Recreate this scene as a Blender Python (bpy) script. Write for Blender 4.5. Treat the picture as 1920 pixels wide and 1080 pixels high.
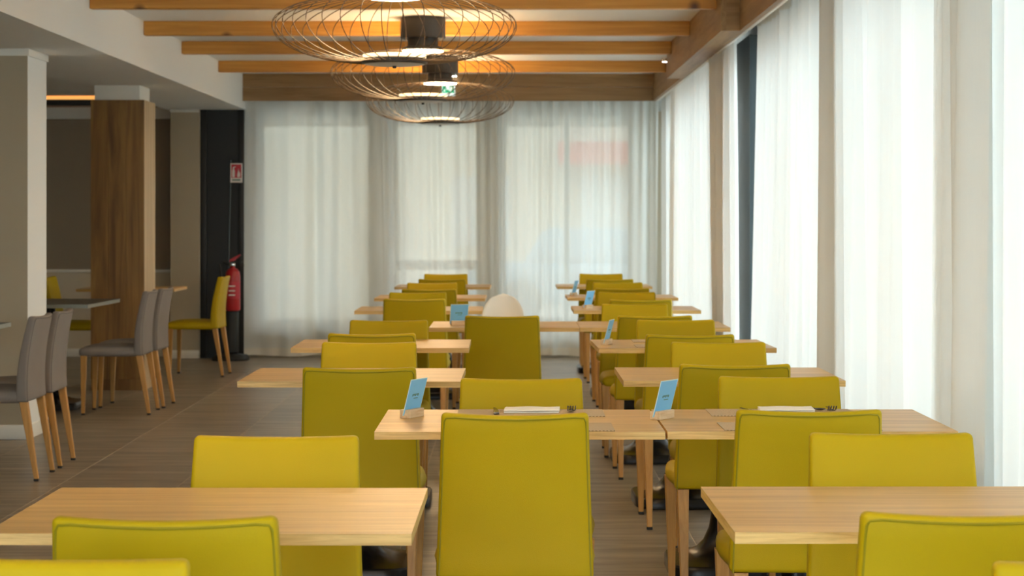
import bpy, bmesh, math, random
from mathutils import Vector, Matrix
random.seed(7)
S = bpy.context.scene
for o in list(bpy.data.objects):
    bpy.data.objects.remove(o, do_unlink=True)
COL = S.collection
PI = math.pi

# ------------------------------------------------------------------ camera
CAM_H = 1.387
cd = bpy.data.cameras.new('camera')
cam = bpy.data.objects.new('camera', cd); COL.objects.link(cam)
cam.location = (0, 0, CAM_H); cam.rotation_euler = (PI/2, 0, 0)
cd.sensor_width = 36.0; cd.lens = 70.0
cd.shift_x = 3/1920; cd.shift_y = -135/1920
cd.clip_start = 0.05; cd.clip_end = 400
cd.dof.use_dof = True; cd.dof.focus_distance = 5.6; cd.dof.aperture_fstop = 9.0
S.camera = cam

# ------------------------------------------------------------------ sky, exposure
w = bpy.data.worlds.new('sky'); S.world = w; w.use_nodes = True
bg = w.node_tree.nodes['Background']
bg.inputs[0].default_value = (0.86, 0.94, 1.0, 1); bg.inputs[1].default_value = 4.8
S.view_settings.view_transform = 'Standard'; S.view_settings.look = 'None'
S.view_settings.exposure = 1.02; S.view_settings.gamma = 1.0
S.view_settings.use_curve_mapping = False
S.cycles.max_bounces = 10; S.cycles.diffuse_bounces = 6; S.cycles.transparent_max_bounces = 16
S.cycles.transmission_bounces = 8; S.cycles.sample_clamp_indirect = 8.0
S.cycles.use_denoising = True

def portal(name, loc, rot, sx, sy):                     # guides sky sampling through a window opening
    l = bpy.data.lights.new(name, 'AREA'); l.shape = 'RECTANGLE'; l.size = sx; l.size_y = sy
    l.cycles.is_portal = True
    o = bpy.data.objects.new(name, l); COL.objects.link(o); o.location = loc; o.rotation_euler = rot
portal('window_portal', (1.95, 9.35, 1.28), (0, PI/2, 0), 2.5, 21.3)
portal('window_portal', (-0.6, 20.05, 1.28), (-PI/2, 0, 0), 4.2, 2.5)
portal('window_portal', (-1.05, -1.45, 1.5), (PI/2, 0, 0), 4.9, 2.1)

# ------------------------------------------------------------------ materials
MATS = {}
def newmat(name):
    m = bpy.data.materials.new(name); m.use_nodes = True
    nt = m.node_tree; b = nt.nodes['Principled BSDF']; MATS[name] = m
    return m, nt, b
def N(nt, t, **kw):
    n = nt.nodes.new(t)
    for k, v in kw.items(): setattr(n, k, v)
    return n
def flat(name, col, rough=0.5, metal=0.0, spec=0.5, bump=0.0, bscale=200, var=0.0):
    m, nt, b = newmat(name)
    b.inputs['Base Color'].default_value = (*col, 1); b.inputs['Roughness'].default_value = rough
    b.inputs['Metallic'].default_value = metal; b.inputs['Specular IOR Level'].default_value = spec
    if bump or var:
        tc = N(nt, 'ShaderNodeTexCoord'); no = N(nt, 'ShaderNodeTexNoise')
        no.inputs['Scale'].default_value = bscale; no.inputs['Detail'].default_value = 4
        nt.links.new(tc.outputs['Object'], no.inputs['Vector'])
        if bump:
            bu = N(nt, 'ShaderNodeBump'); bu.inputs['Strength'].default_value = bump; bu.inputs['Distance'].default_value = 0.002
            nt.links.new(no.outputs['Fac'], bu.inputs['Height']); nt.links.new(bu.outputs[0], b.inputs['Normal'])
        if var:
            n2 = N(nt, 'ShaderNodeTexNoise'); n2.inputs['Scale'].default_value = 5
            nt.links.new(tc.outputs['Object'], n2.inputs['Vector'])
            mx = N(nt, 'ShaderNodeMix', data_type='RGBA')
            mx.inputs[6].default_value = (*[c*(1-var) for c in col], 1); mx.inputs[7].default_value = (*[min(1, c*(1+var)) for c in col], 1)
            nt.links.new(n2.outputs['Fac'], mx.inputs[0]); nt.links.new(mx.outputs[2], b.inputs['Base Color'])
    return m
def wood(name, dark, light, scl, rough=0.45, knots=0.0, contrast=(0.3, 0.7), knotcol=(0.1, 0.035, 0.01)):
    """stretched noise grain; scl = xyz scale (small along the grain)"""
    m, nt, b = newmat(name)
    tc = N(nt, 'ShaderNodeTexCoord'); oi = N(nt, 'ShaderNodeObjectInfo')
    off = N(nt, 'ShaderNodeVectorMath', operation='MULTIPLY_ADD')
    cmb = N(nt, 'ShaderNodeCombineXYZ')
    for i in range(3): nt.links.new(oi.outputs['Random'], cmb.inputs[i])
    off.inputs[1].default_value = (17, 23, 31)
    nt.links.new(cmb.outputs[0], off.inputs[0]); nt.links.new(tc.outputs['Object'], off.inputs[2])
    mp = N(nt, 'ShaderNodeMapping'); mp.inputs['Scale'].default_value = scl
    nt.links.new(off.outputs[0], mp.inputs['Vector'])
    n1 = N(nt, 'ShaderNodeTexNoise'); n1.inputs['Scale'].default_value = 1.0; n1.inputs['Detail'].default_value = 6; n1.inputs['Roughness'].default_value = 0.62; n1.inputs['Distortion'].default_value = 0.6
    nt.links.new(mp.outputs[0], n1.inputs['Vector'])
    cr = N(nt, 'ShaderNodeValToRGB'); e = cr.color_ramp.elements
    e[0].position = contrast[0]; e[0].color = (*dark, 1); e[1].position = contrast[1]; e[1].color = (*light, 1)
    nt.links.new(n1.outputs['Fac'], cr.inputs[0])
    out = cr.outputs[0]
    if knots:
        vo = N(nt, 'ShaderNodeTexVoronoi'); vo.inputs['Scale'].default_value = knots
        nt.links.new(off.outputs[0], vo.inputs['Vector'])
        r2 = N(nt, 'ShaderNodeValToRGB'); r2.color_ramp.elements[0].position = 0.05; r2.color_ramp.elements[0].color = (0, 0, 0, 1)
        r2.color_ramp.elements[1].position = 0.13; r2.color_ramp.elements[1].color = (1, 1, 1, 1)
        nt.links.new(vo.outputs['Distance'], r2.inputs[0])
        mx = N(nt, 'ShaderNodeMix', data_type='RGBA'); mx.inputs[6].default_value = (*knotcol, 1)
        nt.links.new(r2.outputs[0], mx.inputs[0]); nt.links.new(out, mx.inputs[7]); out = mx.outputs[2]
    nt.links.new(out, b.inputs['Base Color'])
    bu = N(nt, 'ShaderNodeBump'); bu.inputs['Strength'].default_value = 0.15; bu.inputs['Distance'].default_value = 0.002
    nt.links.new(n1.outputs['Fac'], bu.inputs['Height']); nt.links.new(bu.outputs[0], b.inputs['Normal'])
    b.inputs['Roughness'].default_value = rough
    return m
def emit(name, col, strength):
    m, nt, b = newmat(name)
    b.inputs['Base Color'].default_value = (*col, 1); b.inputs['Emission Color'].default_value = (*col, 1)
    b.inputs['Emission Strength'].default_value = strength
    return m
def cloth(name, col, transp, transl):
    m, nt, b = newmat(name)
    nt.nodes.remove(b); out = nt.nodes['Material Output']
    d = N(nt, 'ShaderNodeBsdfDiffuse'); t = N(nt, 'ShaderNodeBsdfTranslucent'); tr = N(nt, 'ShaderNodeBsdfTransparent')
    d.inputs[0].default_value = (*col, 1); t.inputs[0].default_value = (*col, 1); tr.inputs[0].default_value = (1, 1, 1, 1)
    tc = N(nt, 'ShaderNodeTexCoord'); mp = N(nt, 'ShaderNodeMapping'); mp.inputs['Scale'].default_value = (160, 160, 6)
    no = N(nt, 'ShaderNodeTexNoise'); no.inputs['Scale'].default_value = 1; no.inputs['Detail'].default_value = 3
    nt.links.new(tc.outputs['Object'], mp.inputs[0]); nt.links.new(mp.outputs[0], no.inputs['Vector'])
    mr = N(nt, 'ShaderNodeMapRange'); mr.inputs[3].default_value = transp*0.6; mr.inputs[4].default_value = transp*1.4
    nt.links.new(no.outputs['Fac'], mr.inputs[0])
    m1 = N(nt, 'ShaderNodeMixShader'); m1.inputs[0].default_value = transl
    nt.links.new(d.outputs[0], m1.inputs[1]); nt.links.new(t.outputs[0], m1.inputs[2])
    m2 = N(nt, 'ShaderNodeMixShader'); nt.links.new(mr.outputs[0], m2.inputs[0])
    nt.links.new(m1.outputs[0], m2.inputs[1]); nt.links.new(tr.outputs[0], m2.inputs[2])
    nt.links.new(m2.outputs[0], out.inputs[0])
    return m
def glass(name):
    m, nt, b = newmat(name)
    nt.nodes.remove(b); out = nt.nodes['Material Output']
    g = N(nt, 'ShaderNodeBsdfGlossy'); g.inputs['Roughness'].default_value = 0.02
    tr = N(nt, 'ShaderNodeBsdfTransparent'); tr.inputs[0].default_value = (0.93, 0.97, 0.96, 1)
    fr = N(nt, 'ShaderNodeFresnel'); fr.inputs[0].default_value = 1.45
    mx = N(nt, 'ShaderNodeMixShader'); nt.links.new(fr.outputs[0], mx.inputs[0])
    nt.links.new(tr.outputs[0], mx.inputs[1]); nt.links.new(g.outputs[0], mx.inputs[2]); nt.links.new(mx.outputs[0], out.inputs[0])
    return m

M_LIME = flat('lime_leatherette', (0.480, 0.340, 0.0012), 0.55, 0, 0.22, 0.25, 700, 0.06)
M_PIPE = flat('lime_piping', (0.29, 0.235, 0.008), 0.5, 0, 0.25)
M_GREY = flat('grey_fabric', (0.24, 0.21, 0.193), 0.9, 0, 0.2, 0.4, 900, 0.08)
M_GPIPE = flat('grey_piping', (0.15, 0.13, 0.12), 0.9, 0, 0.2)
M_LEG = wood('beech_leg', (0.46, 0.22, 0.05), (0.62, 0.33, 0.09), (60, 60, 4), 0.4)
M_CAP = flat('black_glide', (0.012, 0.01, 0.01), 0.6)
M_OAK = wood('oak_tabletop', (0.44, 0.245, 0.068), (0.67, 0.425, 0.14), (1.6, 22, 22), 0.38, 0, (0.3, 0.68))
M_OAKEDGE = wood('oak_edge', (0.52, 0.29, 0.075), (0.80, 0.53, 0.19), (5, 5, 90), 0.45, 0, (0.3, 0.65))
M_STONE = flat('dark_stone_top', (0.075, 0.075, 0.065), 0.45, 0, 0.5, 0.1, 80, 0.15)
M_STONEEDGE = flat('grey_stone_edge', (0.30, 0.32, 0.29), 0.5)
M_BASE = flat('dark_gunmetal', (0.025, 0.023, 0.024), 0.26, 0.6, 0.5)
M_WHITE = flat('white_paint', (0.82, 0.83, 0.82), 0.75, 0, 0.3, 0.12, 60)
M_CEIL = flat('ceiling_paint', (0.80, 0.81, 0.81), 0.85, 0, 0.2)
M_TRIM = flat('white_trim', (0.84, 0.82, 0.76), 0.5)
M_BEIGE = flat('beige_wallpaper', (0.47, 0.41, 0.31), 0.85, 0, 0.2, 0.25, 300)
M_TAUPE = flat('taupe_wallpaper', (0.33, 0.27, 0.205), 0.9, 0, 0.2, 0.25, 300)
M_CREAM = flat('cream_wainscot', (0.66, 0.58, 0.45), 0.7)
M_BLACK = flat('black_panel', (0.012, 0.012, 0.012), 0.5)
M_ANTH = flat('anthracite_metal', (0.055, 0.075, 0.085), 0.45)
M_PINE = wood('pine_joist', (0.52, 0.22, 0.028), (0.72, 0.36, 0.065), (1.2, 28, 28), 0.45, 2.6)
M_VAL = wood('oak_valance', (0.21, 0.11, 0.038), (0.42, 0.25, 0.10), (1.1, 18, 18), 0.5, 1.3, (0.25, 0.75), (0.1, 0.05, 0.02))
M_VALY = wood('oak_valance_side', (0.21, 0.11, 0.038), (0.42, 0.25, 0.10), (18, 1.1, 18), 0.5, 1.3, (0.25, 0.75), (0.1, 0.05, 0.02))
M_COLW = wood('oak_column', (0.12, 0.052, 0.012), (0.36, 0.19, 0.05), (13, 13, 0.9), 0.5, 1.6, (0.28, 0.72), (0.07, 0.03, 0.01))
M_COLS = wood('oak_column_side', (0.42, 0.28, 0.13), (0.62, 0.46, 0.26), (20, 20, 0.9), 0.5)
M_TILE = wood('wood_look_tile', (0.12, 0.098, 0.072), (0.34, 0.285, 0.215), (1.4, 13, 8), 0.36, 0, (0.32, 0.68))
M_GROUT = flat('beige_grout', (0.50, 0.435, 0.345), 0.9)
M_CURT = cloth('sheer_curtain', (0.90, 0.91, 0.90), 0.03, 0.275)
M_CURTB = cloth('sheer_curtain_back', (0.85, 0.86, 0.84), 0.06, 0.50)
M_HEM = cloth('curtain_hem', (0.90, 0.87, 0.80), 0.04, 0.35)
M_GLASS = glass('window_glass')
M_WIRE = flat('bronze_wire', (0.085, 0.055, 0.03), 0.5, 0.2)
M_LAMPB = flat('lamp_brown_black', (0.045, 0.037, 0.03), 0.45)
M_DISH = flat('dish_white', (0.85, 0.82, 0.74), 0.35)
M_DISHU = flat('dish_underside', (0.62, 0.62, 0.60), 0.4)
M_LED = emit('warm_led', (1.0, 0.72, 0.40), 55)
M_LEDUP = emit('warm_led_dish', (1.0, 0.68, 0.34), 34)
M_RING = emit('warm_light_ring', (1.0, 0.74, 0.42), 1.0)
M_GOLD = emit('gold_led_strip', (1.0, 0.50, 0.13), 0.42)
M_SPOT = emit('cool_spot', (0.9, 0.96, 1.0), 8)
M_CARD = flat('blue_card', (0.20, 0.56, 0.92), 0.4)
M_CARDRIM = flat('card_border', (0.62, 0.80, 0.86), 0.4)
M_PRINT = flat('card_print', (0.10, 0.22, 0.20), 0.6)
M_BLOCK = wood('birch_block', (0.60, 0.40, 0.22), (0.82, 0.64, 0.42), (8, 60, 60), 0.5)
M_MAT = None
M_NAP = flat('white_napkin', (0.88, 0.85, 0.80), 0.9, 0, 0.1, 0.3, 400)
M_STEEL = flat('dark_steel', (0.16, 0.15, 0.14), 0.22, 0.95)
M_RED = flat('red_paint', (0.42, 0.015, 0.02), 0.3)
M_SIGNW = flat('sign_white', (0.78, 0.74, 0.74), 0.5)
M_SIGNR = flat('sign_red', (0.50, 0.03, 0.05), 0.5)
M_GREEN = emit('exit_green', (0.0, 0.36, 0.16), 0.6)
M_EXITW = emit('exit_white', (0.75, 0.85, 0.82), 0.5)
M_PLAST = flat('ivory_plastic', (0.88, 0.85, 0.78), 0.4)
M_CHROME = flat('chrome', (0.7, 0.7, 0.7), 0.2, 1.0)
M_PAVE = flat('paving', (0.42, 0.41, 0.39), 0.9, 0, 0.2, 0.2, 20, 0.1)
M_PLASTER = flat('outside_plaster', (0.62, 0.55, 0.44), 0.9)
M_AWN = flat('red_awning', (0.6, 0.05, 0.03), 0.7)
M_RAIL = wood('outside_rail', (0.34, 0.13, 0.04), (0.5, 0.22, 0.08), (2, 30, 30), 0.5)
M_CAR = flat('car_blue_grey', (0.30, 0.42, 0.52), 0.3)
def woven(name):
    m, nt, b = newmat(name)
    tc = N(nt, 'ShaderNodeTexCoord'); wv = N(nt, 'ShaderNodeTexChecker'); wv.inputs['Scale'].default_value = 190
    nt.links.new(tc.outputs['Object'], wv.inputs['Vector'])
    wv.inputs[1].default_value = (0.30, 0.22, 0.13, 1); wv.inputs[2].default_value = (0.60, 0.46, 0.30, 1)
    nt.links.new(wv.outputs['Color'], b.inputs['Base Color']); b.inputs['Roughness'].default_value = 0.8
    return m
M_MAT = woven('woven_placemat')

# ------------------------------------------------------------------ helpers
def mesh_from(bm, name, smooth=False, angle=None):
    bmesh.ops.recalc_face_normals(bm, faces=bm.faces[:])
    me = bpy.data.meshes.new(name); bm.to_mesh(me); bm.free()
    if smooth:
        for p in me.polygons: p.use_smooth = True
        if angle is not None:
            me.set_sharp_from_angle(angle=angle)
    return me
def obj(name, me, mat, parent=None, loc=None, rot=None):
    o = bpy.data.objects.new(name, me); COL.objects.link(o)
    if mat and not me.materials: me.materials.append(mat)
    if parent: o.parent = parent
    if loc: o.location = loc
    if rot: o.rotation_euler = rot
    return o
def thing(name, label, cat, loc=(0, 0, 0), rz=0.0, group=None):
    o = bpy.data.objects.new(name, None); COL.objects.link(o); o.empty_display_size = 0.1
    o.location = loc; o.rotation_euler = (0, 0, rz)
    return tag(o, label, cat, group)
def tag(o, label, cat, group=None):
    o['label'] = label; o['category'] = cat
    if group: o['group'] = group
    return o
def struct(o, label=None):
    o['kind'] = 'structure'
    if label: o['label'] = label
    return o
def bx(bm, x0, x1, y0, y1, z0, z1):
    v = [bm.verts.new(p) for p in ((x0, y0, z0), (x1, y0, z0), (x1, y1, z0), (x0, y1, z0), (x0, y0, z1), (x1, y0, z1), (x1, y1, z1), (x0, y1, z1))]
    for f in ((0, 3, 2, 1), (4, 5, 6, 7), (0, 1, 5, 4), (1, 2, 6, 5), (2, 3, 7, 6), (3, 0, 4, 7)):
        bm.faces.new([v[i] for i in f])
def box(name, x0, x1, y0, y1, z0, z1, bev=0.0, seg=2):
    bm = bmesh.new(); bx(bm, min(x0, x1), max(x0, x1), min(y0, y1), max(y0, y1), min(z0, z1), max(z0, z1))
    if bev: bmesh.ops.bevel(bm, geom=bm.edges[:], offset=bev, segments=seg, profile=0.5, affect='EDGES')
    return mesh_from(bm, name, bool(bev), 0.6)
def tube(path, r, sides=6, cap=True, rfun=None):
    bm = bmesh.new(); rings = []
    n = len(path); up0 = Vector((0, 0, 1))
    for i, p in enumerate(path):
        p = Vector(p); a = Vector(path[max(0, i-1)]); b = Vector(path[min(n-1, i+1)])
        t = (b-a).normalized(); up = up0 if abs(t.z) < 0.95 else Vector((0, 1, 0))
        s = t.cross(up).normalized(); u = s.cross(t)
        rr = rfun(i/(n-1)) if rfun else r
        rings.append([bm.verts.new(p + rr*(math.cos(2*PI*k/sides)*s + math.sin(2*PI*k/sides)*u)) for k in range(sides)])
    for a, b in zip(rings, rings[1:]):
        for k in range(sides): bm.faces.new((a[k], a[(k+1) % sides], b[(k+1) % sides], b[k]))
    if cap: bm.faces.new(rings[0]); bm.faces.new(rings[-1])
    return mesh_from(bm, 'tube', True, 0.9)
def lathe(prof, seg=32, power=None):
    """profile [(r, z)]; power: per-point superellipse exponent for squarish rings"""
    bm = bmesh.new(); rings = []
    for i, (r, z) in enumerate(prof):
        ring = []
        for k in range(seg):
            a = 2*PI*k/seg; c, s = math.cos(a), math.sin(a)
            q = 1.0
            if power: q = (abs(c)**power[i] + abs(s)**power[i])**(-1/power[i])
            ring.append(bm.verts.new((r*q*c, r*q*s, z)))
        rings.append(ring)
    for a, b in zip(rings, rings[1:]):
        for k in range(seg): bm.faces.new((a[k], a[(k+1) % seg], b[(k+1) % seg], b[k]))
    bm.faces.new(rings[0]); bm.faces.new(rings[-1])
    return mesh_from(bm, 'lathe', True, 0.7)
def gridbox(nx, ny, nz, fun, bev=0.0, seg=3, name='cushion'):
    """closed box of nx*ny*nz cells on the unit cube, sharp edges bevelled, then mapped by fun(x, y, z)"""
    bm = bmesh.new(); V = {}
    def v(i, j, k):
        if (i, j, k) not in V: V[i, j, k] = bm.verts.new(fun(i/nx, j/ny, k/nz))
        return V[i, j, k]
    for i in range(nx):
        for j in range(ny):
            for k in (0, nz): bm.faces.new((v(i, j, k), v(i+1, j, k), v(i+1, j+1, k), v(i, j+1, k)))
    for i in range(nx):
        for k in range(nz):
            for j in (0, ny): bm.faces.new((v(i, j, k), v(i+1, j, k), v(i+1, j, k+1), v(i, j, k+1)))
    for j in range(ny):
        for k in range(nz):
            for i in (0, nx): bm.faces.new((v(i, j, k), v(i, j+1, k), v(i, j+1, k+1), v(i, j, k+1)))
    bmesh.ops.recalc_face_normals(bm, faces=bm.faces[:])
    if bev:
        es = [e for e in bm.edges if e.calc_face_angle(0) > 0.9]
        bmesh.ops.bevel(bm, geom=es, offset=bev, segments=seg, profile=0.5, affect='EDGES', clamp_overlap=True)
    return mesh_from(bm, name, True)
def prism(pts, y0, y1, name='plate'):
    """polygon in xz extruded along y"""
    bm = bmesh.new()
    a = [bm.verts.new((x, y0, z)) for x, z in pts]; b = [bm.verts.new((x, y1, z)) for x, z in pts]
    bm.faces.new(a); bm.faces.new(b)
    for i in range(len(pts)): bm.faces.new((a[i], a[(i+1) % len(pts)], b[(i+1) % len(pts)], b[i]))
    return mesh_from(bm, name)
def copy_tree(o, parent=None):
    c = o.copy(); COL.objects.link(c)
    if parent: c.parent = parent
    for ch in [x for x in bpy.data.objects if x.parent == o]: copy_tree(ch, c)
    return c

# ------------------------------------------------------------------ room levels (metres)
Z_CEIL = 2.763; Z_JOIST = 2.663; Z_VAL = 2.50; Z_SOF = 2.426; Z_LCEIL = 2.56
X_SOF = -2.588; X_VAL = 1.378; X_BOX = 1.267; X_CUR = 1.455; Y_VAL = 19.25; Y_CUR = 19.5; Y_BW = 19.66
YF = -1.3; XL = -6.6

# floor: grout bed and one object for each tile
fl = struct(obj('floor', box('floor', XL, 1.85, YF, 20.0, -0.12, -0.0008), M_GROUT), 'floor of wood-look grey-brown tiles with pale joints')
TX, TY = 0.622, 1.244
tile_me = box('tile', 0.0030, TX-0.0030, 0.0010, TY-0.0010, -0.012, 0.0)
tile_me.materials.append(M_TILE)
x = -0.46 - TX*10
while x < 1.8:
    y = YF - 0.3
    while y < 19.9:
        if x > XL-0.6: obj('tile', tile_me, M_TILE, fl, (x, y, 0))
        y += TY
    x += TX

# ceilings
struct(obj('ceiling', box('ceiling', X_SOF, 1.85, YF, 19.9, Z_CEIL, Z_CEIL+0.12), M_CEIL), 'white plaster ceiling between the pine joists')
struct(obj('ceiling_left', box('ceiling_left', XL, -3.3, YF, 19.9, Z_LCEIL, Z_LCEIL+0.12), M_CEIL), 'white ceiling of the side room')
bm = bmesh.new()
pts = [(X_SOF, YF), (X_SOF, 19.95), (-3.36, 19.95), (-3.36, 16.6), (-3.36, 15.9), (-3.40, 15.4), (-3.50, 14.6), (-3.56, 13.6), (-3.58, 12.5), (-3.58, YF)]
a = [bm.verts.new((px, py, Z_SOF)) for px, py in pts]; b = [bm.verts.new((px, py, Z_CEIL+0.1)) for px, py in pts]
bm.faces.new(a); bm.faces.new(b)
for i in range(len(pts)): bm.faces.new((a[i], a[(i+1) % len(pts)], b[(i+1) % len(pts)], b[i]))
struct(obj('trim_1', mesh_from(bm, 'soffit'), M_WHITE), 'white plastered drop soffit running along the columns')

# side-room walls
wb = struct(obj('wall_back_left', box('wall', XL, -3.2, Y_BW, Y_BW+0.15, 0, Z_LCEIL+0.1), M_TAUPE), 'taupe wall at the end of the side room')
obj('wainscot', box('wainscot', XL, -3.2, Y_BW-0.012, Y_BW, 0.08, 0.83), M_CREAM, wb)
obj('dado_rail', box('dado', XL, -3.2, Y_BW-0.03, Y_BW, 0.83, 0.86, 0.006), M_TRIM, wb)
obj('cornice', box('cornice', XL, -3.2, Y_BW-0.02, Y_BW, 2.36, 2.46), M_TRIM, wb)
obj('cornice_bead', box('cornice', XL, -3.2, Y_BW-0.035, Y_BW, 2.345, 2.362, 0.005), M_TRIM, wb)
struct(obj('baseboard_back_left', box('baseboard', XL, -3.2, Y_BW-0.025, Y_BW, 0, 0.08, 0.005), M_TRIM), 'white baseboard of the side room end wall')
struct(obj('wall_left', box('wall', XL-0.15, XL, YF, 19.9, 0, Z_LCEIL+0.1), M_BEIGE), 'beige far side wall of the side room')
li = thing('cove_light', 'black cove strip with a golden light line above the taupe wall', 'light', (-4.6, 19.5, 2.47))
obj('housing', box('housing', -1.9, 1.25, -0.05, 0.1, 0.0, 0.055, 0.004), M_BLACK, li)
obj('light_strip', box('strip', -1.9, 1.25, -0.052, 0.08, 0.056, 0.084), M_GOLD, li)

# end pier and black pillar
pr = struct(obj('wall_pier', box('pier', -3.31, -3.03, 19.39, 19.8, 0, Z_SOF), M_BEIGE), 'narrow beige pier beside the black pillar')
obj('baseboard', box('baseboard', -3.32, -3.03, 19.375, 19.40, 0, 0.08, 0.004), M_TRIM, pr)
obj('cap_moulding', box('cap', -3.315, -3.03, 19.38, 19.40, Z_SOF-0.03, Z_SOF, 0.004), M_TRIM, pr)
bp = thing('black_pillar', 'tall matt black clad pillar behind the fire extinguisher', 'pillar', (-2.82, 19.6, 0))
obj('core', box('core', -0.21, 0.21, -0.13, 0.2, 0, Z_SOF), M_BLACK, bp)
obj('edge_strip', box('strip', -0.215, -0.15, -0.15, -0.13, 0, Z_SOF, 0.004), M_BLACK, bp)
obj('edge_strip', box('strip', 0.16, 0.215, -0.15, -0.13, 0, Z_SOF, 0.004), M_BLACK, bp)

# white square column
wc = thing('white_column', 'pale square column with white cap and base, at the left edge', 'column', (-3.28, 12.61, 0))
cme = box('shaft', -0.283, 0.283, -0.25, 0.25, 0, Z_SOF)
cme.materials.append(M_BEIGE); cme.materials.append(M_WHITE)
for p in cme.polygons:
    if abs(p.normal.x) > 0.5: p.material_index = 1
obj('shaft', cme, None, wc)
obj('cap_moulding', box('cap', -0.30, 0.295, -0.262, 0.262, Z_SOF-0.045, Z_SOF, 0.004), M_TRIM, wc)
obj('baseboard', box('base', -0.30, 0.295, -0.262, 0.262, 0, 0.09, 0.005), M_TRIM, wc)
# oak clad column
oc = thing('oak_column', 'square column clad in dark knotty oak with white top', 'column', (-3.125, 16.08, 0))
for nm, a in (('cladding_board', (-0.212, -0.072)), ('cladding_board', (-0.0712, 0.069)), ('cladding_board', (0.0698, 0.212))):
    obj(nm, box('board', a[0], a[1], -0.25, -0.232, 0.09, 2.31, 0.001, 1), M_COLW, oc)
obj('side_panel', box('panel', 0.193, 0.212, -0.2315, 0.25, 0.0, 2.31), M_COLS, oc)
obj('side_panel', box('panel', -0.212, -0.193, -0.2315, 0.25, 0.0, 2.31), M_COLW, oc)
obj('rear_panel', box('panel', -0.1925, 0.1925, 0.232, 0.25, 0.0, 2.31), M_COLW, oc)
obj('plinth', box('plinth', -0.190, 0.190, -0.24, -0.2, 0.0, 0.089), M_COLW, oc)
obj('core', box('core', -0.185, 0.172, -0.228, 0.215, 0.0, Z_SOF), M_TRIM, oc)

# right wall: header, kerb, piers, windows
wr = struct(obj('wall_right', box('wall', 1.70, 1.95, YF, 20.0, 2.46, Z_CEIL+0.12), M_WHITE), 'window wall behind the long side curtains')
obj('kerb', box('kerb', 1.70, 1.95, YF, 20.0, -0.1, 0.06), M_WHITE, wr)
piers = [(-1.3, -0.9), (-0.3, 0.0), (2.9, 3.2), (6.28, 6.58), (8.85, 9.4), (17.5, 17.7), (19.5, 20.0)]
for y0, y1 in piers: obj('pier', box('pier', 1.70, 1.95, y0, y1, 0, 2.46), M_TRIM, wr)
obj('steel_column', box('column', 1.60, 1.80, 13.3, 14.25, 0, 2.6), M_ANTH, wr)
def window_y(n, y0, y1, z0, z1, x, nm=2):
    wn = struct(thing('window_%d' % n, None, None, (x, y0, 0)))
    del wn['label']; del wn['category']
    L = y1-y0; t = 0.045
    for a, b, c, d in ((0, L, z0, z0+t), (0, L, z1-t, z1)): obj('frame_rail', box('rail', -0.03, 0.03, a, b, c, d), M_ANTH, wn)
    for i in range(nm+1):
        p = i*(L-t)/nm
        obj('mullion', box('mullion', -0.03, 0.03, p, p+t, z0+t, z1-t), M_ANTH, wn)
        if i < nm: obj('pane', box('pane', -0.004, 0.004, p+t, p+(L-t)/nm, z0+t, z1-t), M_GLASS, wn)
def window_x(n, x0, x1, z0, z1, y, nm=1, t=0.05):
    wn = struct(thing('window_%d' % n, None, None, (x0, y, 0)))
    del wn['label']; del wn['category']
    L = x1-x0
    for c, d in ((z0, z0+t), (z1-t, z1)): obj('frame_rail', box('rail', 0, L, -0.03, 0.03, c, d), M_ANTH, wn)
    for i in range(nm+1):
        p = i*(L-t)/nm
        obj('mullion', box('mullion', p, p+t, -0.03, 0.03, z0+t, z1-t), M_ANTH, wn)
        if i < nm: obj('pane', box('pane', p+t, p+(L-t)/nm, -0.004, 0.004, z0+t, z1-t), M_GLASS, wn)
k = 1
edges = [(-0.9, -0.3), (0.0, 2.9), (3.2, 6.28), (6.58, 8.85), (9.4, 13.3), (14.25, 17.5), (17.7, 19.5)]
for y0, y1 in edges:
    window_y(k, y0, y1, 0.06, 2.46, 1.85, 2 if y1-y0 > 1.8 else 1); k += 1

# back wall behind the end curtains
wk = struct(obj('wall_back', box('wall', -2.61, 1.70, 19.72, 19.9, 2.42, Z_CEIL+0.12), M_WHITE), 'end wall with windows behind sheer curtains')
for x0, x1 in ((-2.61, -2.5), (-1.36, -1.18), (-0.29, -0.10), (1.22, 1.70)):
    obj('pier', box('pier', x0, x1, 19.66, 19.9, 0, 2.42), M_BEIGE, wk)
obj('parapet', box('parapet', -2.5, -1.36, 19.70, 19.9, 0, 0.31), M_BEIGE, wk)
obj('parapet', box('parapet', -1.18, -0.29, 19.70, 19.9, 0, 0.31), M_BEIGE, wk)
obj('parapet', box('parapet', -0.10, 1.22, 19.72, 19.9, 0, 0.22), M_BEIGE, wk)
window_x(k, -2.5, -1.36, 0.31, 2.42, 19.8); k += 1
window_x(k, -1.18, -0.29, 0.31, 2.42, 19.8); k += 1
window_x(k, -0.10, 1.22, 0.22, 2.42, 19.8, 2); k += 1

# wall behind the camera with a broad window
wf = struct(obj('wall_front', box('wall', XL, -3.5, YF-0.15, YF, 0, Z_CEIL+0.1), M_WHITE), 'wall behind the viewer with a broad window')
obj('pier', box('pier', 1.4, 1.95, YF-0.15, YF, 0, Z_CEIL+0.1), M_WHITE, wf)
obj('lintel', box('lintel', -3.5, 1.4, YF-0.15, YF, 2.5, Z_CEIL+0.1), M_WHITE, wf)
obj('parapet', box('sill', -3.5, 1.4, YF-0.15, YF, -0.1, 0.3), M_WHITE, wf)
window_x(k, -3.5, 1.4, 0.3, 2.5, YF-0.08, 4); k += 1

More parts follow.
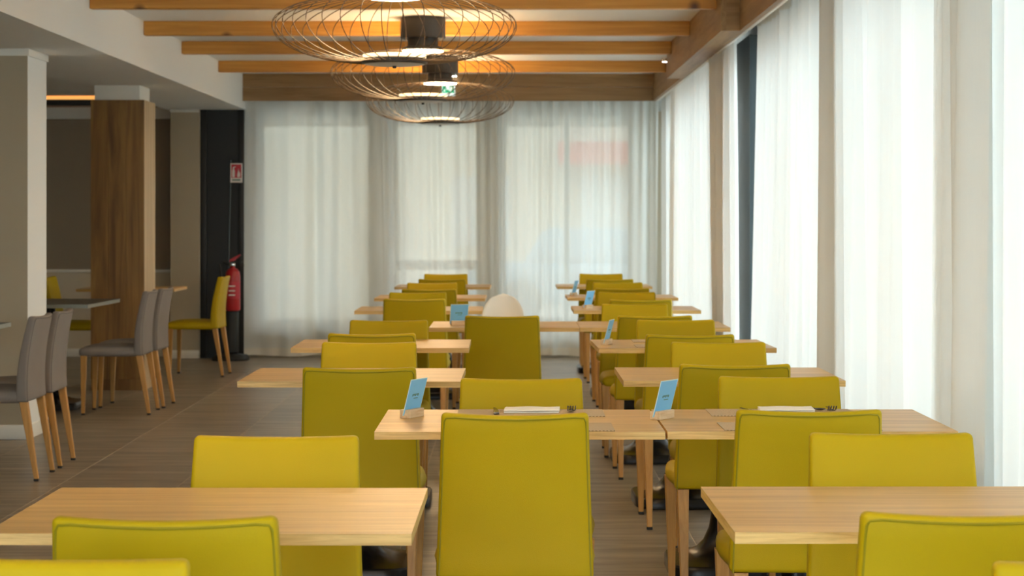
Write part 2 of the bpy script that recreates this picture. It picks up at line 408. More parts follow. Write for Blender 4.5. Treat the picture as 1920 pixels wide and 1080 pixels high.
# outside
struct(obj('ground', box('ground', -60, 60, -40, 90, -0.3, -0.13), M_PAVE), 'pale paving outside the windows')
hb = thing('neighbour_house', 'cream house across the street seen through the end curtain', 'building', (3.0, 34.0, -0.13))
obj('facade', box('facade', -5.5, 5.5, 0, 6, 0, 3.4), M_PLASTER, hb)
obj('roof', prism([(-5.8, 3.4), (5.8, 3.4), (4.2, 4.4), (-4.2, 4.4)], -0.3, 6.3), M_RAIL, hb)
for xx in (-4.0, -1.8, 0.4):
    wd = obj('house_window', box('win', xx, xx+1.0, -0.03, 0.05, 1.0, 2.2), M_DISHU, hb)
pc = thing('porch_roof', 'flat porch roof outside, sized to shade the end windows', 'porch', (-0.6, 20.0, 2.55))  # overhang with its reach set to cut daylight on the end curtains
obj('slab', box('slab', -5.5, 3.2, 0.0, 3.2, 0, 0.14), M_PLASTER, pc)
obj('fascia', box('fascia', -5.5, 3.2, 3.2, 3.25, -0.12, 0.16), M_PLASTER, pc)
for xx in (-5.3, 3.0): obj('post', box('post', xx-0.08, xx+0.08, 3.0, 3.16, -2.68, 0), M_PLASTER, pc)
gw = thing('added_shade_wall', 'pale wall added outside to darken the left end window', 'wall', (-3.6, 25.0, -0.13))  # wall added outside to block sky and darken the end curtain
obj('masonry', box('m', -3.5, 2.3, 0, 0.25, 0, 3.3), M_PLASTER, gw)
obj('coping', box('c', -3.55, 2.35, -0.04, 0.29, 3.3, 3.38), M_WHITE, gw)
aw = thing('red_awning', 'red shop awning on the cream house outside', 'awning', (1.55, 33.9, 2.35))
obj('canopy', prism([(-0.75, 0.0), (0.75, 0.0), (0.75, 0.28), (-0.75, 0.28)], -0.6, 0.0), M_AWN, aw)
obj('valance_flap', box('flap', -0.75, 0.75, -0.62, -0.6, -0.1, 0.05), M_AWN, aw)
cr = thing('parked_car', 'blue grey car parked outside the end window', 'car', (1.35, 29.0, -0.13))
obj('body', gridbox(8, 4, 3, lambda a, b, c: ((a-0.5)*3.9, (b-0.5)*1.6, 0.25+c*0.6), 0.12), M_CAR, cr)
obj('cabin', gridbox(6, 4, 2, lambda a, b, c: ((a-0.5)*(2.3-0.6*c), (b-0.5)*(1.45-0.2*c), 0.84+c*0.5), 0.08), M_CAR, cr)
wheel = lathe([(0.05, -0.09), (0.29, -0.09), (0.31, -0.05), (0.31, 0.05), (0.29, 0.09), (0.05, 0.09)], 20)
wheel.materials.append(M_BLACK)
for sx in (-1.2, 1.2):
    for sy in (-0.74, 0.74): obj('wheel', wheel, M_BLACK, cr, (sx, sy, 0.31), (PI/2, 0, 0))
rl = thing('terrace_rail', 'brown wooden rail outside the middle end window', 'railing', (-0.72, 20.6, -0.13))
obj('handrail', box('rail', -0.6, 0.5, -0.03, 0.03, 0.96, 1.06, 0.006), M_RAIL, rl)
for xx in (-0.55, 0.45): obj('post', box('post', xx-0.03, xx+0.03, -0.03, 0.03, 0, 0.96), M_RAIL, rl)

# timber: joists, valances, boxed beam
jl = ['pine ceiling joist cut by the top edge of the photo', 'pine ceiling joist, second from the top edge of the photo',
      'pine ceiling joist, third from the top edge of the photo', 'pine ceiling joist just before the end valance']
for i, y in enumerate((12.24, 14.05, 15.67, 17.64)):
    xe = X_BOX if i < 3 else X_VAL
    o = obj('ceiling_joist', box('joist', X_SOF, xe, 0, 0.085, Z_JOIST, Z_CEIL, 0.004, 1), M_PINE, None, (0, y, 0))
    tag(o, jl[i], 'beam', 'pine ceiling joists')
for y, lab in ((10.4, 'pine ceiling joist above the nearest wire lamp, out of the photo'), (8.6, 'pine ceiling joist overhead, nearest the viewer, out of the photo')):
    o = obj('ceiling_joist', box('joist', X_SOF, X_VAL, 0, 0.085, Z_JOIST, Z_CEIL, 0.004, 1), M_PINE, None, (0, y+0.2, 0))
    tag(o, lab, 'beam', 'pine ceiling joists')
va = thing('end_valance', 'oak valance board above the end wall curtains', 'valance', (0, Y_VAL, Z_VAL))
obj('upper_board', box('b', X_SOF, X_VAL, 0, 0.03, 0.135, Z_CEIL-Z_VAL), M_VAL, va)
obj('lower_board', box('b', X_SOF, X_VAL, -0.006, 0.03, 0, 0.132), M_VAL, va)
vs = thing('side_valance', 'long oak valance board above the side curtains', 'valance', (X_VAL, 0, Z_VAL))
obj('board', box('b', 0, 0.03, 16.12, Y_VAL+0.03, 0, Z_CEIL-Z_VAL), M_VALY, vs)
obj('board', box('b', 0, 0.03, YF, 11.98, 0, Z_CEIL-Z_VAL), M_VALY, vs)
bb = thing('boxed_beam', 'projecting oak boxed beam in the side valance', 'beam', (X_BOX, 11.96, Z_VAL))
obj('side_board', box('b', 0, 0.03, 0, 4.18, 0, Z_CEIL-Z_VAL), M_VALY, bb)
obj('end_board', box('b', 0.03, 0.14, 0, 0.03, 0, Z_CEIL-Z_VAL), M_VAL, bb)
obj('end_board', box('b', 0.03, 0.14, 4.15, 4.18, 0, Z_CEIL-Z_VAL), M_VAL, bb)
obj('bottom_board', box('b', 0.03, 0.14, 0.03, 4.15, 0, 0.02), M_VALY, bb)
def rail(y0, y1, x, lab):
    o = obj('curtain_rail', box('r', -0.012, 0.012, 0, y1-y0, 0, 0.018, 0.003, 1), M_TRIM, None, (x, y0, Z_VAL-0.004))
    tag(o, lab, 'curtain rail', 'white curtain rails')
rail(16.2, 19.2, X_VAL+0.042, 'white curtain rail under side valance nearest the end wall')
rail(12.0, 16.1, X_BOX+0.152, 'white curtain rail under the projecting boxed beam')
rail(YF+0.1, 11.9, X_VAL+0.042, 'long white curtain rail along the nearer side valance')

# ------------------------------------------------------------------ curtains
def curtain(name, label, along, top, bot, base, mat, seed, density=5.2, amp=0.036, group='sheer white curtains', z0=0.02, z1=2.62, lean=0.0):
    """along 'y' (side) or 'x' (end); top/bot = (start, end) positions at the head and the hem"""
    rnd = random.Random(seed)
    L = top[1]-top[0]
    comps = [(density*rnd.uniform(0.7, 1.4), rnd.uniform(0, 6.3), rnd.uniform(0.5, 1.0), rnd.uniform(-0.5, 0.5)) for _ in range(4)]
    fine = [(density*rnd.uniform(2.2, 4.0), rnd.uniform(0, 6.3), rnd.uniform(0.12, 0.3), rnd.uniform(-0.6, 0.6)) for _ in range(3)]
    def off(s, v):                                     # v 0 at hem, 1 at head
        a = sum(c*math.sin(2*PI*f*s/2.2 + p + q*v*2) for f, p, c, q in comps)/2.0
        b = sum(c*math.sin(2*PI*f*s/2.2 + p + q*v*3) for f, p, c, q in fine)
        return amp*((0.75+0.35*(1-v))*a + (0.8+0.9*v)*b)
    nS = max(24, int(L*90)); nZ = 14
    def sheet(za, zb, nz, push):
        bm = bmesh.new(); rows = []
        for j in range(nz+1):
            z = za+(zb-za)*j/nz; v = (z-z0)/(z1-z0)
            row = []
            for i in range(nS+1):
                u = i/nS; p = (bot[0]+(top[0]-bot[0])*v)*(1-u) + (bot[1]+(top[1]-bot[1])*v)*u
                d = base + off(u*L, v) + push
                dz = 0.006*math.sin(u*L*9+seed) if j == 0 else 0
                row.append(bm.verts.new((d, p, z+dz) if along == 'y' else (p, d, z+dz)))
            rows.append(row)
        for r0, r1 in zip(rows, rows[1:]):
            for i in range(nS): bm.faces.new((r0[i], r0[i+1], r1[i+1], r1[i]))
        return mesh_from(bm, name, True)
    t = thing(name, label, 'curtain', ((base, (top[0]+top[1])/2, 0) if along == 'y' else ((top[0]+top[1])/2, base, 0)), 0, group)
    inv = Matrix.Translation(-Vector(t.location))
    for nm, za, zb, nz, push, mt in (('drape', z0, z1, nZ, 0, mat), ('hem', z0, z0+0.075, 2, -0.004, M_HEM), ('heading', z1-0.09, z1, 2, -0.004, M_HEM)):
        me = sheet(za, zb, nz, push); me.transform(inv); obj(nm, me, mt, t)
curtain('sheer_curtain', 'sheer curtain on end wall beside the black pillar', 'x', (-2.60, -1.25), (-2.61, -1.20), Y_CUR, M_CURTB, 1, 5.5, 0.04)
curtain('sheer_curtain', 'middle sheer curtain on the end wall', 'x', (-1.27, -0.13), (-1.24, -0.10), Y_CUR+0.02, M_CURTB, 2, 6, 0.035)
curtain('sheer_curtain', 'sheer curtain on end wall reaching the right corner', 'x', (-0.15, 1.45), (-0.16, 1.43), Y_CUR, M_CURTB, 3, 6.5, 0.035)
curtain('sheer_curtain', 'narrow sheer side curtain nearest the end wall corner', 'y', (17.5, 19.40), (17.5, 19.42), X_CUR+0.07, M_CURT, 4, 5.0)
curtain('sheer_curtain', 'sheer side curtain below the boxed beam, ending at grey column', 'y', (12.98, 17.65), (12.78, 17.75), X_CUR+0.0, M_CURT, 5, 5.0)
curtain('sheer_curtain', 'sheer side curtain just nearer than the dark grey column', 'y', (9.0, 12.2), (9.05, 12.72), X_CUR+0.075, M_CURT, 6, 4.6)
curtain('sheer_curtain', 'wide bright sheer side curtain beside the napkin tables', 'y', (6.16, 9.3), (6.22, 9.35), X_CUR+0.005, M_CURT, 9, 4.4)
curtain('sheer_curtain', 'sheer side curtain cut by the right edge of the photo', 'y', (3.0, 6.85), (3.0, 6.9), X_CUR+0.07, M_CURT, 8, 4.4)
curtain('sheer_curtain', 'sheer side curtain beside the viewer, outside the photo', 'y', (-1.2, 3.1), (-1.2, 3.1), X_CUR+0.005, M_CURT, 11, 4.4)

# ------------------------------------------------------------------ tables
Z_T = 0.77; T_W = 0.832; T_D = 0.655
ped_base = lathe([(0.215, 0.0), (0.23, 0.006), (0.23, 0.046), (0.224, 0.054), (0.185, 0.060), (0.145, 0.070), (0.112, 0.088), (0.085, 0.120), (0.064, 0.17), (0.05, 0.25), (0.044, 0.36), (0.042, 0.5)],
                 40, [6, 6, 6, 6, 5, 4, 3.2, 2.6, 2.2, 2, 2, 2])
ped_col = lathe([(0.042, 0.5), (0.042, 0.725), (0.05, 0.73)], 24)
ped_plate = box('plate', -0.17, 0.17, -0.14, 0.14, 0.73, 0.7475, 0.003, 1)
for m_ in (ped_base, ped_col, ped_plate): m_.materials.append(M_BASE)
def make_table(kind):
    t = thing('dining_table', 'x', 'table')
    top = box('top', -T_W/2, T_W/2, -T_D/2, T_D/2, 0.7475, Z_T) if kind != 'stone' else box('top', -0.40, 0.40, -0.495, 0.495, 0.745, Z_T)
    m1, m2 = (M_OAK, M_OAKEDGE) if kind != 'stone' else (M_STONE, M_STONEEDGE)
    top.materials.append(m1); top.materials.append(m2)
    for p in top.polygons:
        if abs(p.normal.z) < 0.5: p.material_index = 1
    obj('tabletop', top, None, t)
    obj('pedestal_base', ped_base, M_BASE, t); obj('pedestal_column', ped_col, M_BASE, t); obj('support_plate', ped_plate, M_BASE, t)
    return t
proto_oak = make_table('oak'); proto_stone = make_table('stone')
used = {'oak': False, 'stone': False}
def place_table(kind, x, y, rz, label, group):
    p = proto_oak if kind == 'oak' else proto_stone
    t = p if not used[kind] else copy_tree(p)
    used[kind] = True
    t.location = (x, y, 0); t.rotation_euler = (0, 0, rz); tag(t, label, 'table', group)
    return t
ORD = ['first', 'second', 'third', 'fourth', 'fifth', 'sixth', 'seventh', 'eighth']
left = [(-0.606, 3.866, -0.006), (0.027, 5.692, 0), (-0.600, 7.42, -0.008), (-0.612, 9.30, 0.004), (-0.034, 11.0, 0), (-0.600, 12.94, 0.004), (-0.603, 14.92, -0.01), (-0.591, 17.31, -0.008)]
right = [(0.852, 3.886, 0.006), (0.866, 5.70, 0), (0.840, 7.46, 0.0), (0.821, 9.29, 0.02), (0.800, 11.0, 0), (0.830, 13.0, 0), (0.847, 15.0, 0.008), (0.824, 17.39, 0)]
for side, lst in (('left', left), ('right', right)):
    for i, (x, y, rz) in enumerate(lst):
        extra = {1: ', joined and laid with napkin', 4: ', joined to its neighbour'}.get(i, '')
        place_table('oak', x, y+T_D/2, rz, 'oak table, %s from the front in the %s row%s' % (ORD[i], side, extra), 'oak dining tables in two rows')
place_table('oak', -3.25, 17.12, 0, 'oak table half hidden behind the oak column', 'oak dining tables in two rows')
place_table('stone', -3.30, 11.07, 0, 'dark stone topped table in front of the white column', 'dark stone tables')
place_table('stone', -3.325, 14.36, -0.03, 'dark stone topped table between white column and oak column', 'dark stone tables')

# ------------------------------------------------------------------ chairs
SEAT_B, SEAT_T, BACK_T = 0.408, 0.468, 0.857
def back_pt(a, b, c):
    """a across 0..1, b thickness 0 rear..1 front, c height 0..1"""
    z = 0.415 + (BACK_T-0.415)*c
    wd = 0.424 + (0.392-0.424)*c
    rear = -0.212 - 0.052*c**1.6 + 0.010*math.sin(PI*c)
    th = 0.062 - 0.022*c
    u = 2*a-1
    bow = 0.020*u*u*(0.35+0.65*c)
    puff = 0.007*math.sin(PI*a)*math.sin(PI*c)
    y = rear + th*b + bow + (puff if b > 0.5 else -puff*0.4)
    z += 0.007*u*u*c**6
    return (u*wd/2, y, z)
def seat_pt(a, b, c):
    wd = 0.452 - 0.034*abs(b-0.55)*2
    x = (2*a-1)*wd/2*(0.965+0.035*math.sin(PI*c))
    y = -0.172 + 0.412*b
    crown = 0.022*math.sin(PI*a)**0.5*math.sin(PI*min(1, b*0.9+0.1))**0.5
    z = SEAT_B + (SEAT_T-SEAT_B+crown)*c
    return (x, y, z)
seat_me = gridbox(8, 8, 2, seat_pt, 0.020, 3, 'seat')
back_me = gridbox(10, 2, 10, back_pt, 0.0125, 3, 'backrest')
def piping_me():
    path = []
    n = 14
    for i in range(n+1): path.append((0.0, 0, i/n*0.97))
    path += [(0.012, 0, 0.99)]
    for i in range(1, n): path.append((i/n, 0, 0.998))
    path += [(0.988, 0, 0.99)]
    for i in range(n+1): path.append((1.0, 0, 0.97*(1-i/n)))
    out = []
    for a, b, c in path:
        p = Vector(back_pt(a, b, c)); q = Vector(back_pt(0.5, 0.5, c*0.96))
        d = Vector((q.x-p.x, 0, 0)); 
        p.x += (0.0085 if p.x < 0 else -0.0085)*min(1, abs(2*a-1)*8)
        if c > 0.96: p.z -= 0.0095
        p.y += 0.0006
        out.append(p)
    return tube(out, 0.0026, 6)
pipe_me = piping_me()
def leg_me(tx, ty, bx_, by_):
    st, sb = 0.021, 0.0115
    bm = bmesh.new(); r = []
    for (cx, cy, z, s) in ((bx_, by_, 0.012, sb), (tx, ty, 0.414, st)):
        r.append([bm.verts.new((cx+dx*s, cy+dy*s, z)) for dx, dy in ((-1, -1), (1, -1), (1, 1), (-1, 1))])
    bm.faces.new(r[0]); bm.faces.new(r[1])
    for k in range(4): bm.faces.new((r[0][k], r[0][(k+1) % 4], r[1][(k+1) % 4], r[1][k]))
    bmesh.ops.bevel(bm, geom=[e for e in bm.edges if abs(e.verts[0].co.z-e.verts[1].co.z) > 0.1], offset=0.003, segments=1, affect='EDGES')
    return mesh_from(bm, 'leg')
LEGS = [(sx*0.195, 0.205, sx*0.188, 0.212) for sx in (-1, 1)] + [(sx*0.182, -0.180, sx*0.180, -0.245) for sx in (-1, 1)]
leg_mes = [leg_me(*l) for l in LEGS]
cap_me = box('glide', -0.0125, 0.0125, -0.0125, 0.0125, 0, 0.014, 0.002, 1)
for m_ in leg_mes: m_.materials.append(M_LEG)
cap_me.materials.append(M_CAP)
def make_chair(m, mp):
    t = thing('dining_chair', 'x', 'chair')
    s = seat_me.copy(); b = back_me.copy(); p = pipe_me.copy()
    obj('seat', s, m, t); bo = obj('backrest', b, m, t); obj('piping', p, mp, bo)
    for l, me in zip(LEGS, leg_mes):
        lo = obj('leg', me, M_LEG, t); obj('foot_glide', cap_me, M_CAP, lo, (l[2], l[3], 0))
    return t
proto = {'lime': make_chair(M_LIME, M_PIPE), 'grey': make_chair(M_GREY, M_GPIPE)}
cused = {'lime': False, 'grey': False}
def place_chair(kind, x, y, rz, label, group):
    t = proto[kind] if not cused[kind] else copy_tree(proto[kind])
    cused[kind] = True
    t.location = (x, y, 0); t.rotation_euler = (0, 0, rz); tag(t, label, 'chair', group)
def near_chair(x, ytop, rz, label):            # back turned to the viewer; ytop = place of the top of its back
    place_chair('lime', x, ytop+0.262, rz, label, 'lime dining chairs at the oak tables')
def far_chair(x, ytop, rz, label):             # facing the viewer
    place_chair('lime', x, ytop-0.232, PI+rz, label, 'lime dining chairs at the oak tables')
nl = 'lime chair seen from behind at %s table from front, %s row'
fa = 'lime chair facing the viewer behind %s table from front, %s row'
# (x, y of the top of the back, turn), rows from front to back
N_L = [(-0.605, 3.44, 0.01), (0.012, 5.27, 0), (-0.526, 6.87, 0.01), (-0.620, 8.87, 0), (-0.041, 10.46, -0.01), (-0.611, 12.59, 0.01), (-0.582, 14.28, -0.01), (-0.569, 16.54, 0.0)]
F_L = [(-0.560, 4.76, -0.012), (0.036, 6.44, 0.005), (-0.587, 8.29, 0), (-0.614, 10.02, -0.01), None, (-0.632, 13.70, 0.02), (-0.608, 15.66, 0.03), (-0.585, 18.05, 0.0)]
N_R = [(0.822, 3.49, -0.02), (0.812, 5.36, -0.012), (0.796, 7.02, 0.0), (0.796, 8.79, 0), (0.762, 10.46, 0), (0.818, 12.46, 0.0), (0.813, 14.43, 0), (0.826, 16.52, 0)]
F_R = [(0.916, 4.82, -0.012), (0.875, 6.52, -0.008), (0.864, 8.29, 0), (0.836, 10.08, 0), (0.740, 11.88, 0), (0.803, 13.63, 0), (0.848, 15.58, 0), (0.824, 17.98, 0)]
for lst, side, fn, lab in ((N_L, 'left', near_chair, nl), (F_L, 'left', far_chair, fa), (N_R, 'right', near_chair, nl), (F_R, 'right', far_chair, fa)):
    for i, c in enumerate(lst):
        if c:
            tab = (left if side == 'left' else right)[i]
            yt = max(c[1], tab[1]+T_D+0.085) if fn is far_chair else min(c[1], tab[1]-0.12)
            fn(c[0], yt, c[2], lab % (ORD[i], side))
far_chair(-0.690, 3.05, -0.02, 'lime chair back cut off at the bottom left corner')
far_chair(0.922, 3.02, -0.02, 'lime chair back cut off at the bottom right corner')
# side room
GG = 'grey chairs along the stone tables'
place_chair('grey', -2.725, 10.60, PI/2, 'grey fabric chair nearest the viewer, beside the white column', GG)
place_chair('grey', -2.725, 11.13, PI/2+0.02, 'grey fabric chair second nearest, directly behind the first grey one', GG)
place_chair('grey', -2.765, 14.06, PI/2, 'grey fabric chair in front of the oak column, nearer of two', GG)
place_chair('grey', -2.745, 14.57, PI/2-0.03, 'grey fabric chair in front of the oak column, farther of two', GG)
place_chair('lime', -2.72, 17.36, PI/2-0.04, 'lime chair in profile beside the black pillar', 'lime chairs at the table behind the oak column')
place_chair('lime', -3.76, 17.2, -PI/2, 'lime chair mostly hidden between the white and oak columns', 'lime chairs at the table behind the oak column')

# child's high chair
hc = thing('high_chair', 'ivory rounded child seat behind the fifth left-row table', 'high chair', (-0.045, 12.05, 0), PI)
def shell_pt(a, b, c):
    ang = PI*c; u = 2*a-1
    hw = 0.133*(max(0.0, 1-((c-0.5)/0.5)**2.2)**0.5 if c > 0.5 else 1.0) + 0.0005
    y = -0.10 - 0.05*c + 0.055*u*u*(hw/0.133)**2 + 0.028*b
    return (u*hw, y, 0.55+0.364*c)
obj('back_shell', gridbox(12, 1, 16, shell_pt, 0, 1, 'shell'), M_PLAST, hc)
obj('seat', gridbox(6, 6, 1, lambda a, b, c: ((a-0.5)*0.27, -0.12+0.26*b, 0.52+0.035*c), 0.012), M_PLAST, hc)
for sx in (-1, 1):
    for sy in (-1, 1): obj('leg', tube([(sx*0.10, sy*0.09, 0.525), (sx*0.19, sy*0.19, 0.0)], 0.014, 10), M_PLAST, hc)
obj('footrest', box('f', -0.14, 0.14, 0.10, 0.20, 0.27, 0.285, 0.004), M_PLAST, hc)

# ------------------------------------------------------------------ table things
def card_stand(x, y, phi, label, lean=15, z=Z_T):
    t = thing('card_stand', label, 'menu card', (x, y, z), math.radians(phi), 'blue card stands')
    obj('block', box('block', -0.045, 0.045, -0.018, 0.018, 0, 0.026, 0.0015, 1), M_BLOCK, t)
    c = obj('card', box('card', -0.052, 0.052, -0.0008, 0.0008, 0, 0.115), M_CARDRIM, t, (0, 0.004, 0.008), (math.radians(lean), 0, 0))
    obj('face', box('face', -0.0495, 0.0495, -0.0013, -0.0009, 0.002, 0.1125), M_CARD, c)
    xx = -0.022
    for i, wd in enumerate((0.006, 0.007, 0.006, 0.005, 0.007)):
        obj('print_mark', box('m', xx, xx+wd, -0.0016, -0.0013, 0.060+0.002*(i % 2), 0.0675), M_PRINT, c); xx += wd+0.002
    obj('print_mark', box('m', -0.010, 0.016, -0.0016, -0.0013, 0.052, 0.0545), M_PRINT, c)
card_stand(-0.302, 6.11, 64, 'blue card in wooden block at left end of nearer joined tables')
card_stand(0.462, 6.06, 56, 'blue card in wooden block where the nearer joined tables meet')
card_stand(-0.292, 11.25, 15, 'blue card in wooden block on the farther joined tables')
card_stand(0.463, 9.57, 74, 'blue card in wooden block on fourth right-row table')
card_stand(0.515, 13.27, 58, 'blue card in wooden block on sixth right-row table')
card_stand(0.488, 15.38, 72, 'blue card in wooden block on seventh right-row table')

def placemat(x0, x1, y0, y1, label):
    o = obj('placemat', box('mat', -(x1-x0)/2, (x1-x0)/2, -(y1-y0)/2, (y1-y0)/2, 0, 0.0022, 0.0008, 1), M_MAT, None, ((x0+x1)/2, (y0+y1)/2, Z_T+0.0003))
    tag(o, label, 'placemat', 'woven placemats')
placemat(-0.165, 0.292, 6.12, 6.335, 'woven placemat under the napkin on left joined table')
placemat(-0.150, 0.300, 5.705, 5.92, 'woven placemat at near edge of left joined table, behind chair')
placemat(0.620, 1.075, 6.13, 6.345, 'woven placemat under the napkin on right joined table')
placemat(0.615, 1.070, 5.72, 5.935, 'woven placemat at near edge of right joined table, behind chair')
placemat(0.600, 1.04, 9.72, 9.925, 'woven placemat at far edge of fourth right-row table')
placemat(0.590, 1.03, 9.33, 9.54, 'woven placemat at near edge of fourth right-row table')
def napkin(x, y, label):
    def f(a, b, c):
        return ((a-0.5)*0.172 + 0.006*(b-0.5), (b-0.5)*0.115, 0.010*c*(0.75+0.25*math.sin(PI*b)) + 0.0015*math.sin(9*a+4*b)*c)
    t = thing('folded_napkin', label, 'napkin', (x, y, Z_T+0.003), 0, 'white napkins')
    obj('upper_fold', gridbox(10, 6, 1, lambda a, b, c: (f(a, b, c)[0], f(a, b, c)[1], f(a, b, c)[2]*0.5+0.0058), 0.0015, 2), M_NAP, t)
    obj('lower_fold', gridbox(10, 6, 1, lambda a, b, c: (f(a, b, c)[0], f(a, b, c)[1], f(a, b, c)[2]*0.5), 0.0015, 2), M_NAP, t)
napkin(0.068, 6.26, 'folded white napkin on the left joined table')
napkin(0.868, 6.27, 'folded white napkin on the right joined table')
def fork(x, y, label, rz=0.0):
    t = thing('fork', label, 'fork', (x, y, Z_T+0.003), rz, 'forks')
    obj('handle', gridbox(2, 8, 1, lambda a, b, c: ((a-0.5)*(0.018-0.012*math.sin(PI*b*0.8+0.3)), -0.01+0.085*b, 0.004+0.003*c+0.006*b*(1-b)), 0.0008, 1), M_STEEL, t)
    obj('neck', gridbox(4, 3, 1, lambda a, b, c: ((a-0.5)*(0.027-0.012*b), -0.034+0.025*b, 0.004+0.002*c-0.001*b), 0.0006, 1), M_STEEL, t)
    for i in range(4):
        xx = -0.0118+i*0.00787
        obj('tine', tube([(xx, -0.033, 0.006), (xx, -0.055, 0.010), (xx, -0.078, 0.022)], 0.0020, 6, True), M_STEEL, t)
def knife(x, y, label, rz=0.0):
    t = thing('knife', label, 'knife', (x, y, Z_T+0.003), rz, 'knives')
    obj('handle', gridbox(2, 5, 1, lambda a, b, c: ((a-0.5)*(0.014+0.004*(1-b)), -0.10+0.09*b, 0.002+0.006*c), 0.0016, 2), M_STEEL, t)
    obj('blade', gridbox(2, 6, 1, lambda a, b, c: (-0.006+a*0.015*(1-0.6*b*b), -0.012+0.11*b, 0.003+0.0016*c), 0.0004, 1), M_STEEL, t)
def spoon(x, y, label, rz=0.0):
    t = thing('teaspoon', label, 'spoon', (x, y, Z_T+0.003), rz, 'teaspoons')
    def bowl(a, b, c):
        u = 2*a-1; v = 2*b-1; r = (max(0.02, 1-v*v))**0.5
        return (u*0.013*r, 0.018*v, 0.001+0.006*(u*u*r*r+v*v)*0.8+0.0015*c)
    obj('bowl', gridbox(6, 8, 1, bowl, 0), M_STEEL, t)
    obj('handle', tube([(0, 0.016, 0.007), (0, 0.05, 0.008), (0, 0.09, 0.004)], 0.0022, 6), M_STEEL, t)
fork(0.191, 6.275, 'fork right of the napkin on the left joined table', 0.0)
knife(-0.046, 6.245, 'knife left of the napkin on the left joined table', 0.03)
fork(1.008, 6.275, 'fork right of the napkin on the right joined table', -0.06)
spoon(0.976, 6.28, 'teaspoon between napkin and fork on the right joined table', 1.2)
knife(0.748, 6.25, 'knife left of the napkin on the right joined table', 0.12)
fork(0.93, 9.87, 'fork barely showing on the fourth right-row table')

# ------------------------------------------------------------------ wire lamps
def wire_profile():
    p = []
    for i in range(13):
        a = PI/2*(1-i/12); p.append((0.13+0.51*math.cos(a), 0.150*math.sin(a)))
    for i in range(1, 15):
        a = PI/2*i/14; p.append((0.163+0.477*math.cos(a), -0.192*math.sin(a)))
    return p
wp = wire_profile()
wire_me = tube([(r, 0, z) for r, z in wp], 0.0024, 5)
wire_me.materials.append(M_WIRE)
def make_lamp():
    t = thing('wire_lamp', 'x', 'lamp')
    for i in range(38): obj('wire', wire_me, M_WIRE, t, (0, 0, 2.385), (0, 0, 2*PI*i/38))
    obj('ceiling_drum', lathe([(0.152, 2.618), (0.157, 2.624), (0.157, Z_CEIL-0.002), (0.15, Z_CEIL)], 36), M_LAMPB, t)
    obj('neck', lathe([(0.105, 2.562), (0.105, 2.618)], 32), M_LAMPB, t)
    lh = obj('lamp_head', lathe([(0.148, 2.532), (0.150, 2.536), (0.150, 2.550), (0.12, 2.562)], 36), M_LAMPB, t)
    obj('diffuser', lathe([(0.138, 2.527), (0.142, 2.5325)], 36), M_LED, lh)
    di = obj('reflector_dish', lathe([(0.160, 2.206), (0.168, 2.212), (0.150, 2.214), (0.05, 2.209)], 40), M_DISH, t)
    obj('light_ring', lathe([(0.166, 2.2125), (0.166, 2.231), (0.160, 2.232), (0.158, 2.214)], 40), M_RING, di)
    obj('light_plate', lathe([(0.145, 2.216), (0.145, 2.222), (0.01, 2.223)], 40), M_LEDUP, di)
    obj('rim', lathe([(0.150, 2.182), (0.172, 2.186), (0.174, 2.205), (0.162, 2.206)], 40), M_LAMPB, di)
    obj('underside', lathe([(0.158, 2.181), (0.12, 2.176), (0.02, 2.173)], 40), M_DISHU, di)
    obj('knob', lathe([(0.008, 2.160), (0.010, 2.163), (0.010, 2.174)], 12), M_BLACK, di)
    return t
lp = make_lamp()
for i, (y, lab) in enumerate(((10.43, 'largest wire cage lamp, nearest and cut by the top edge'), (13.82, 'middle wire cage lamp of the three'), (17.2, 'smallest wire cage lamp, nearest the end curtains'),
                            (7.03, 'added wire cage lamp for warm light, unseen above the top edge'), (3.64, 'added unseen wire cage lamp for warm light on the front tables'), (0.25, 'added unseen wire cage lamp above the viewer for warm light'))):  # last three lamps are additions out of view, for warm light
    o = lp if i == 0 else copy_tree(lp)
    o.location = (-0.607, y, 0); o.rotation_euler = (0, 0, 0.04+0.05*i); tag(o, lab, 'lamp', 'wire cage lamps')

# exit sign and small spots
ex = thing('exit_sign', 'small green emergency exit sign on the end valance', 'sign', (-0.600, Y_VAL-0.04, 2.545))
obj('case', box('case', -0.066, 0.066, 0, 0.03, 0, 0.135, 0.003, 1), M_EXITW, ex)
obj('green_panel', box('green', -0.055, 0.055, -0.003, 0, 0.03, 0.128), M_GREEN, ex)
obj('door_symbol', prism([(-0.022, 0.058), (0.012, 0.058), (0.016, 0.126), (-0.022, 0.126)], -0.005, -0.003), M_EXITW, ex)
obj('runner_symbol', prism([(0.020, 0.040), (0.028, 0.040), (0.034, 0.066), (0.046, 0.080), (0.042, 0.086), (0.030, 0.080), (0.030, 0.092), (0.042, 0.098), (0.040, 0.104), (0.024, 0.098), (0.020, 0.072), (0.008, 0.050), (0.013, 0.046), (0.024, 0.060)], -0.006, -0.004), M_EXITW, ex)
obj('arrow_symbol', prism([(-0.048, 0.050), (-0.036, 0.038), (-0.024, 0.050), (-0.032, 0.050), (-0.032, 0.066), (-0.040, 0.066), (-0.040, 0.050)], -0.005, -0.003), M_EXITW, ex)
for xx, yy, zz, lab in ((-0.54, Y_VAL-0.05, 2.735, 'tiny bright spotlight above the exit sign'), (1.335, 17.2, 2.72, 'tiny bright spotlight at the end of the last joist')):
    sp = thing('spotlight', lab, 'spotlight', (xx, yy, zz), 0, 'tiny ceiling spotlights')
    obj('housing', lathe([(0.026, 0.0), (0.028, 0.003), (0.028, 0.028)], 20), M_CHROME, sp)
    obj('lens', lathe([(0.020, -0.004), (0.022, 0.0005)], 20), M_SPOT, sp)

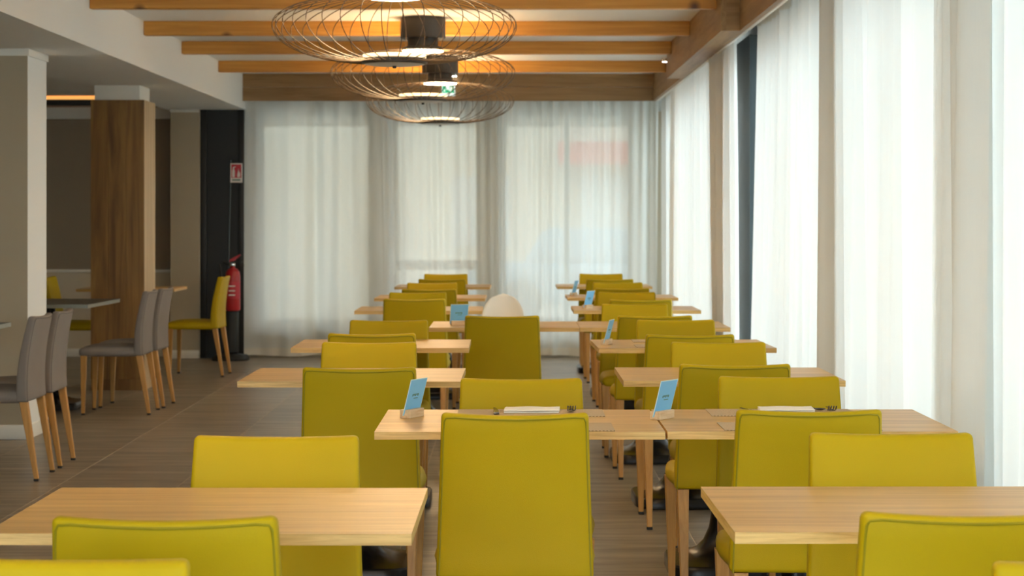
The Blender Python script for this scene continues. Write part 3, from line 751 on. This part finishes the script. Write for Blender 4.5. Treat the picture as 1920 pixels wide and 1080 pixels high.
# ------------------------------------------------------------------ fire extinguisher on its stand
st = thing('extinguisher_stand', 'black floor stand with pole and red fire sign', 'stand', (-2.69, 19.16, 0))
obj('foot', lathe([(0.17, 0), (0.172, 0.02), (0.15, 0.05), (0.05, 0.07), (0.03, 0.075)], 30, [4]*5), M_BLACK, st)
obj('pole', tube([(-0.035, 0.08, 0.06), (-0.035, 0.08, 0.9), (-0.01, 0.08, 1.93)], 0.0075, 8), M_ANTH, st)
obj('cradle', lathe([(0.06, 0.06), (0.078, 0.08), (0.078, 0.47), (0.07, 0.475)], 24), M_BLACK, st)
sg = obj('sign_plate', box('plate', -0.058, 0.058, 0.055, 0.06, 1.71, 1.895, 0.002, 1), M_SIGNW, st, (0.045, 0, 0))
obj('red_field', box('f', -0.048, 0.048, 0.0535, 0.055, 1.755, 1.885), M_SIGNR, sg)
obj('extinguisher_symbol', prism([(-0.040, 1.762), (-0.014, 1.762), (-0.014, 1.825), (-0.020, 1.838), (-0.020, 1.85), (-0.006, 1.862), (-0.010, 1.868), (-0.034, 1.856), (-0.034, 1.838), (-0.040, 1.825)], 0.052, 0.0535), M_SIGNW, sg)
obj('flame_symbol', prism([(0.010, 1.762), (0.034, 1.762), (0.040, 1.785), (0.032, 1.82), (0.030, 1.80), (0.022, 1.845), (0.014, 1.81), (0.008, 1.785)], 0.052, 0.0535), M_SIGNW, sg)
obj('caption_bar', box('c', -0.040, 0.040, 0.0535, 0.055, 1.728, 1.742), M_PRINT, sg)
fe = thing('fire_extinguisher', 'red fire extinguisher with black hose beside the black pillar', 'extinguisher', (-2.665, 19.12, 0.475))
obj('cylinder', lathe([(0.05, 0.0), (0.068, 0.006), (0.071, 0.02), (0.071, 0.33), (0.064, 0.375), (0.045, 0.402), (0.024, 0.412), (0.02, 0.43)], 32), M_RED, fe)
obj('label', lathe([(0.0717, 0.12), (0.0717, 0.28)], 32), M_SIGNR, fe)
for zz in (0.15, 0.19, 0.235): obj('label_line', box('l', -0.03, 0.03, -0.0735, -0.069, zz, zz+0.012), M_SIGNW, fe)
obj('valve', box('v', -0.03, 0.022, -0.02, 0.02, 0.43, 0.46, 0.006), M_CHROME, fe)
obj('carry_handle', prism([(-0.02, 0.46), (0.09, 0.465), (0.09, 0.475), (-0.02, 0.478)], -0.012, 0.012), M_BLACK, fe)
obj('lever', prism([(-0.03, 0.465), (0.02, 0.485), (0.075, 0.535), (0.07, 0.545), (0.0, 0.51), (-0.03, 0.49)], -0.010, 0.010), M_RED, fe)
obj('hose', tube([(-0.03, 0, 0.445), (-0.09, -0.01, 0.47), (-0.12, -0.02, 0.44), (-0.105, -0.03, 0.30), (-0.085, -0.03, 0.12)], 0.011, 8), M_BLACK, fe)
obj('gauge', lathe([(0.024, 0), (0.026, 0.02), (0.02, 0.024)], 16), M_BLACK, fe, (0.085, 0, 0.44), (PI/2, 0, 0))
